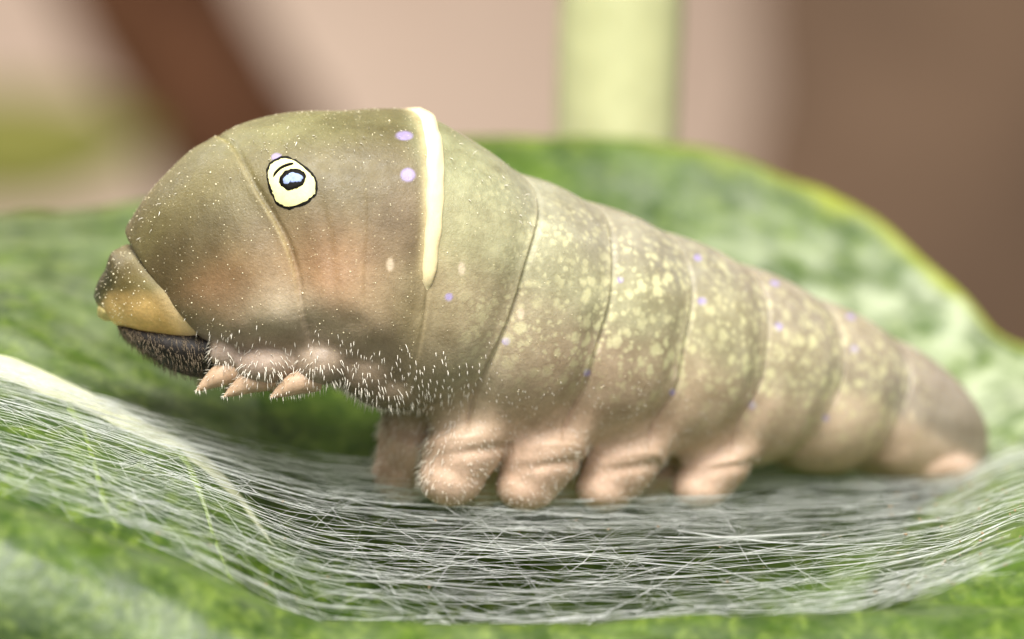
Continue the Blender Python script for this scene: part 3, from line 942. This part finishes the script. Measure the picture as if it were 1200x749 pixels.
# ================================================================== SILK MAT
def silk(m, x0r, len_r, w_r, drift, rad_r, kpts=16, lift=(-4, 3), jit=1.5, bundle=False):
    x0 = rng.uniform(*x0r, m); L = rng.uniform(*len_r, m); w0 = rng.uniform(*w_r, m); dw = rng.normal(0, drift, m)
    t = np.linspace(0, 1, kpts)
    x = x0[:, None] + L[:, None] * t; w = w0[:, None] + dw[:, None] * (t - .5) + .012 * np.sin(t * rng.uniform(2, 9, m)[:, None] + rng.uniform(0, 6, m)[:, None])
    w = np.clip(w, -.03, 1.16)
    d, py = mat_at(x.ravel(), w.ravel())
    p = P(x.ravel(), py, d).reshape(m, kpts, 3)
    gp = pchip(LX, GAP, x.ravel()).reshape(m, kpts) / 250
    lf = rng.uniform(*lift, m)[:, None]
    p[..., 2] += 3.0 + np.where(lf < 0, lf * (.2 + 4.0 * gp), lf) + np.sin(t * 3.14) * rng.normal(0, 3.0, m)[:, None] * (.3 + gp)
    p += rng.normal(0, jit * .12, p.shape)
    return p, np.exp(rng.uniform(np.log(rad_r[0]), np.log(rad_r[1]), m))
sets = [
    silk(105, (-120, 800), (200, 650), (.06, 1.0), .14, (.12, .28)),
    silk(150, (250, 1050), (120, 420), (0, 1.02), .09, (.12, .28), lift=(-9, 3)),
    silk(200, (-100, 1100), (30, 160), (.04, 1.0), .22, (.09, .18), kpts=8, lift=(-6, 4)),
    silk(70, (150, 1050), (50, 180), (.02, .8), .42, (.10, .22), kpts=10, lift=(0, 4)),
    silk(40, (-80, 300), (160, 480), (.25, .95), .14, (.24, .5)),
    silk(42, (300, 950), (120, 420), (.03, 1.0), .10, (.24, .5)),
    silk(8, (100, 800), (200, 500), (.08, .95), .10, (.6, 1.0), lift=(-1, 3)),
    silk(70, (950, 1150), (60, 240), (0, .95), .10, (.2, .5)),
    silk(150, (-160, 200), (40, 180), (.10, .97), .20, (.14, .32)),
    silk(120, (200, 1050), (20, 90), (.0, .9), .14, (.16, .36), lift=(-3, 3), kpts=8),
    silk(9, (380, 1000), (160, 320), (.03, .35), .30, (.3, .55), lift=(1, 5)),
    silk(36, (150, 450), (60, 240), (.92, 1.15), .12, (.2, .4)),
    silk(110, (-160, 140), (40, 160), (.88, 1.06), .10, (.18, .42), lift=(6, 13), kpts=8),
    silk(22, (120, 1100), (80, 300), (-.01, .06), .03, (.3, .8), lift=(0, 2)),
]
# wisps: tight bundles of very fine threads
for _ in range(44):
    x0 = rng.uniform(-80, 950); w0 = rng.uniform(.05, 1.0); L_ = rng.uniform(120, 420); n_ = int(rng.integers(3, 7))
    sets.append(silk(n_, (x0, x0 + 40), (L_ * .6, L_), (w0 - .010, w0 + .010), .02, (.16, .34)))
sv, sf, base = [], [], 0
for p, r in sets:
    a, f = strands(p, r); sv.append(a); sf.append(f + base); base += len(a)
sk = obj('silk_mat', np.concatenate(sv), np.concatenate(sf), silk_material(), None, kind='stuff')
tag(sk, 'sheet of fine white silk threads spun across the hollow of the leaf', 'silk')

# small crumbs caught in the silk
cr_p, cr_r = [], []
for _ in range(90):
    if rng.random() < .7: x, w = rng.uniform(1040, 1200), rng.uniform(.0, .75)
    else: x, w = rng.uniform(150, 1100), rng.uniform(.02, .9)
    d, py = mat_at(np.array([x]), np.array([w])); cr_p.append(P(x, py[0], d[0]) + np.array([0, 0, 4.0])); cr_r.append(rng.uniform(.6, 2.0))
a, f = octa(np.array(cr_p), np.array(cr_r))
a = a + rng.normal(0, .5, a.shape)
cr = obj('crumbs', a, f, plain('crumb', (176, 150, 118), .6, .3, .3, .3), None, kind='stuff')
tag(cr, 'tiny tan crumbs scattered on the silk threads', 'crumbs')
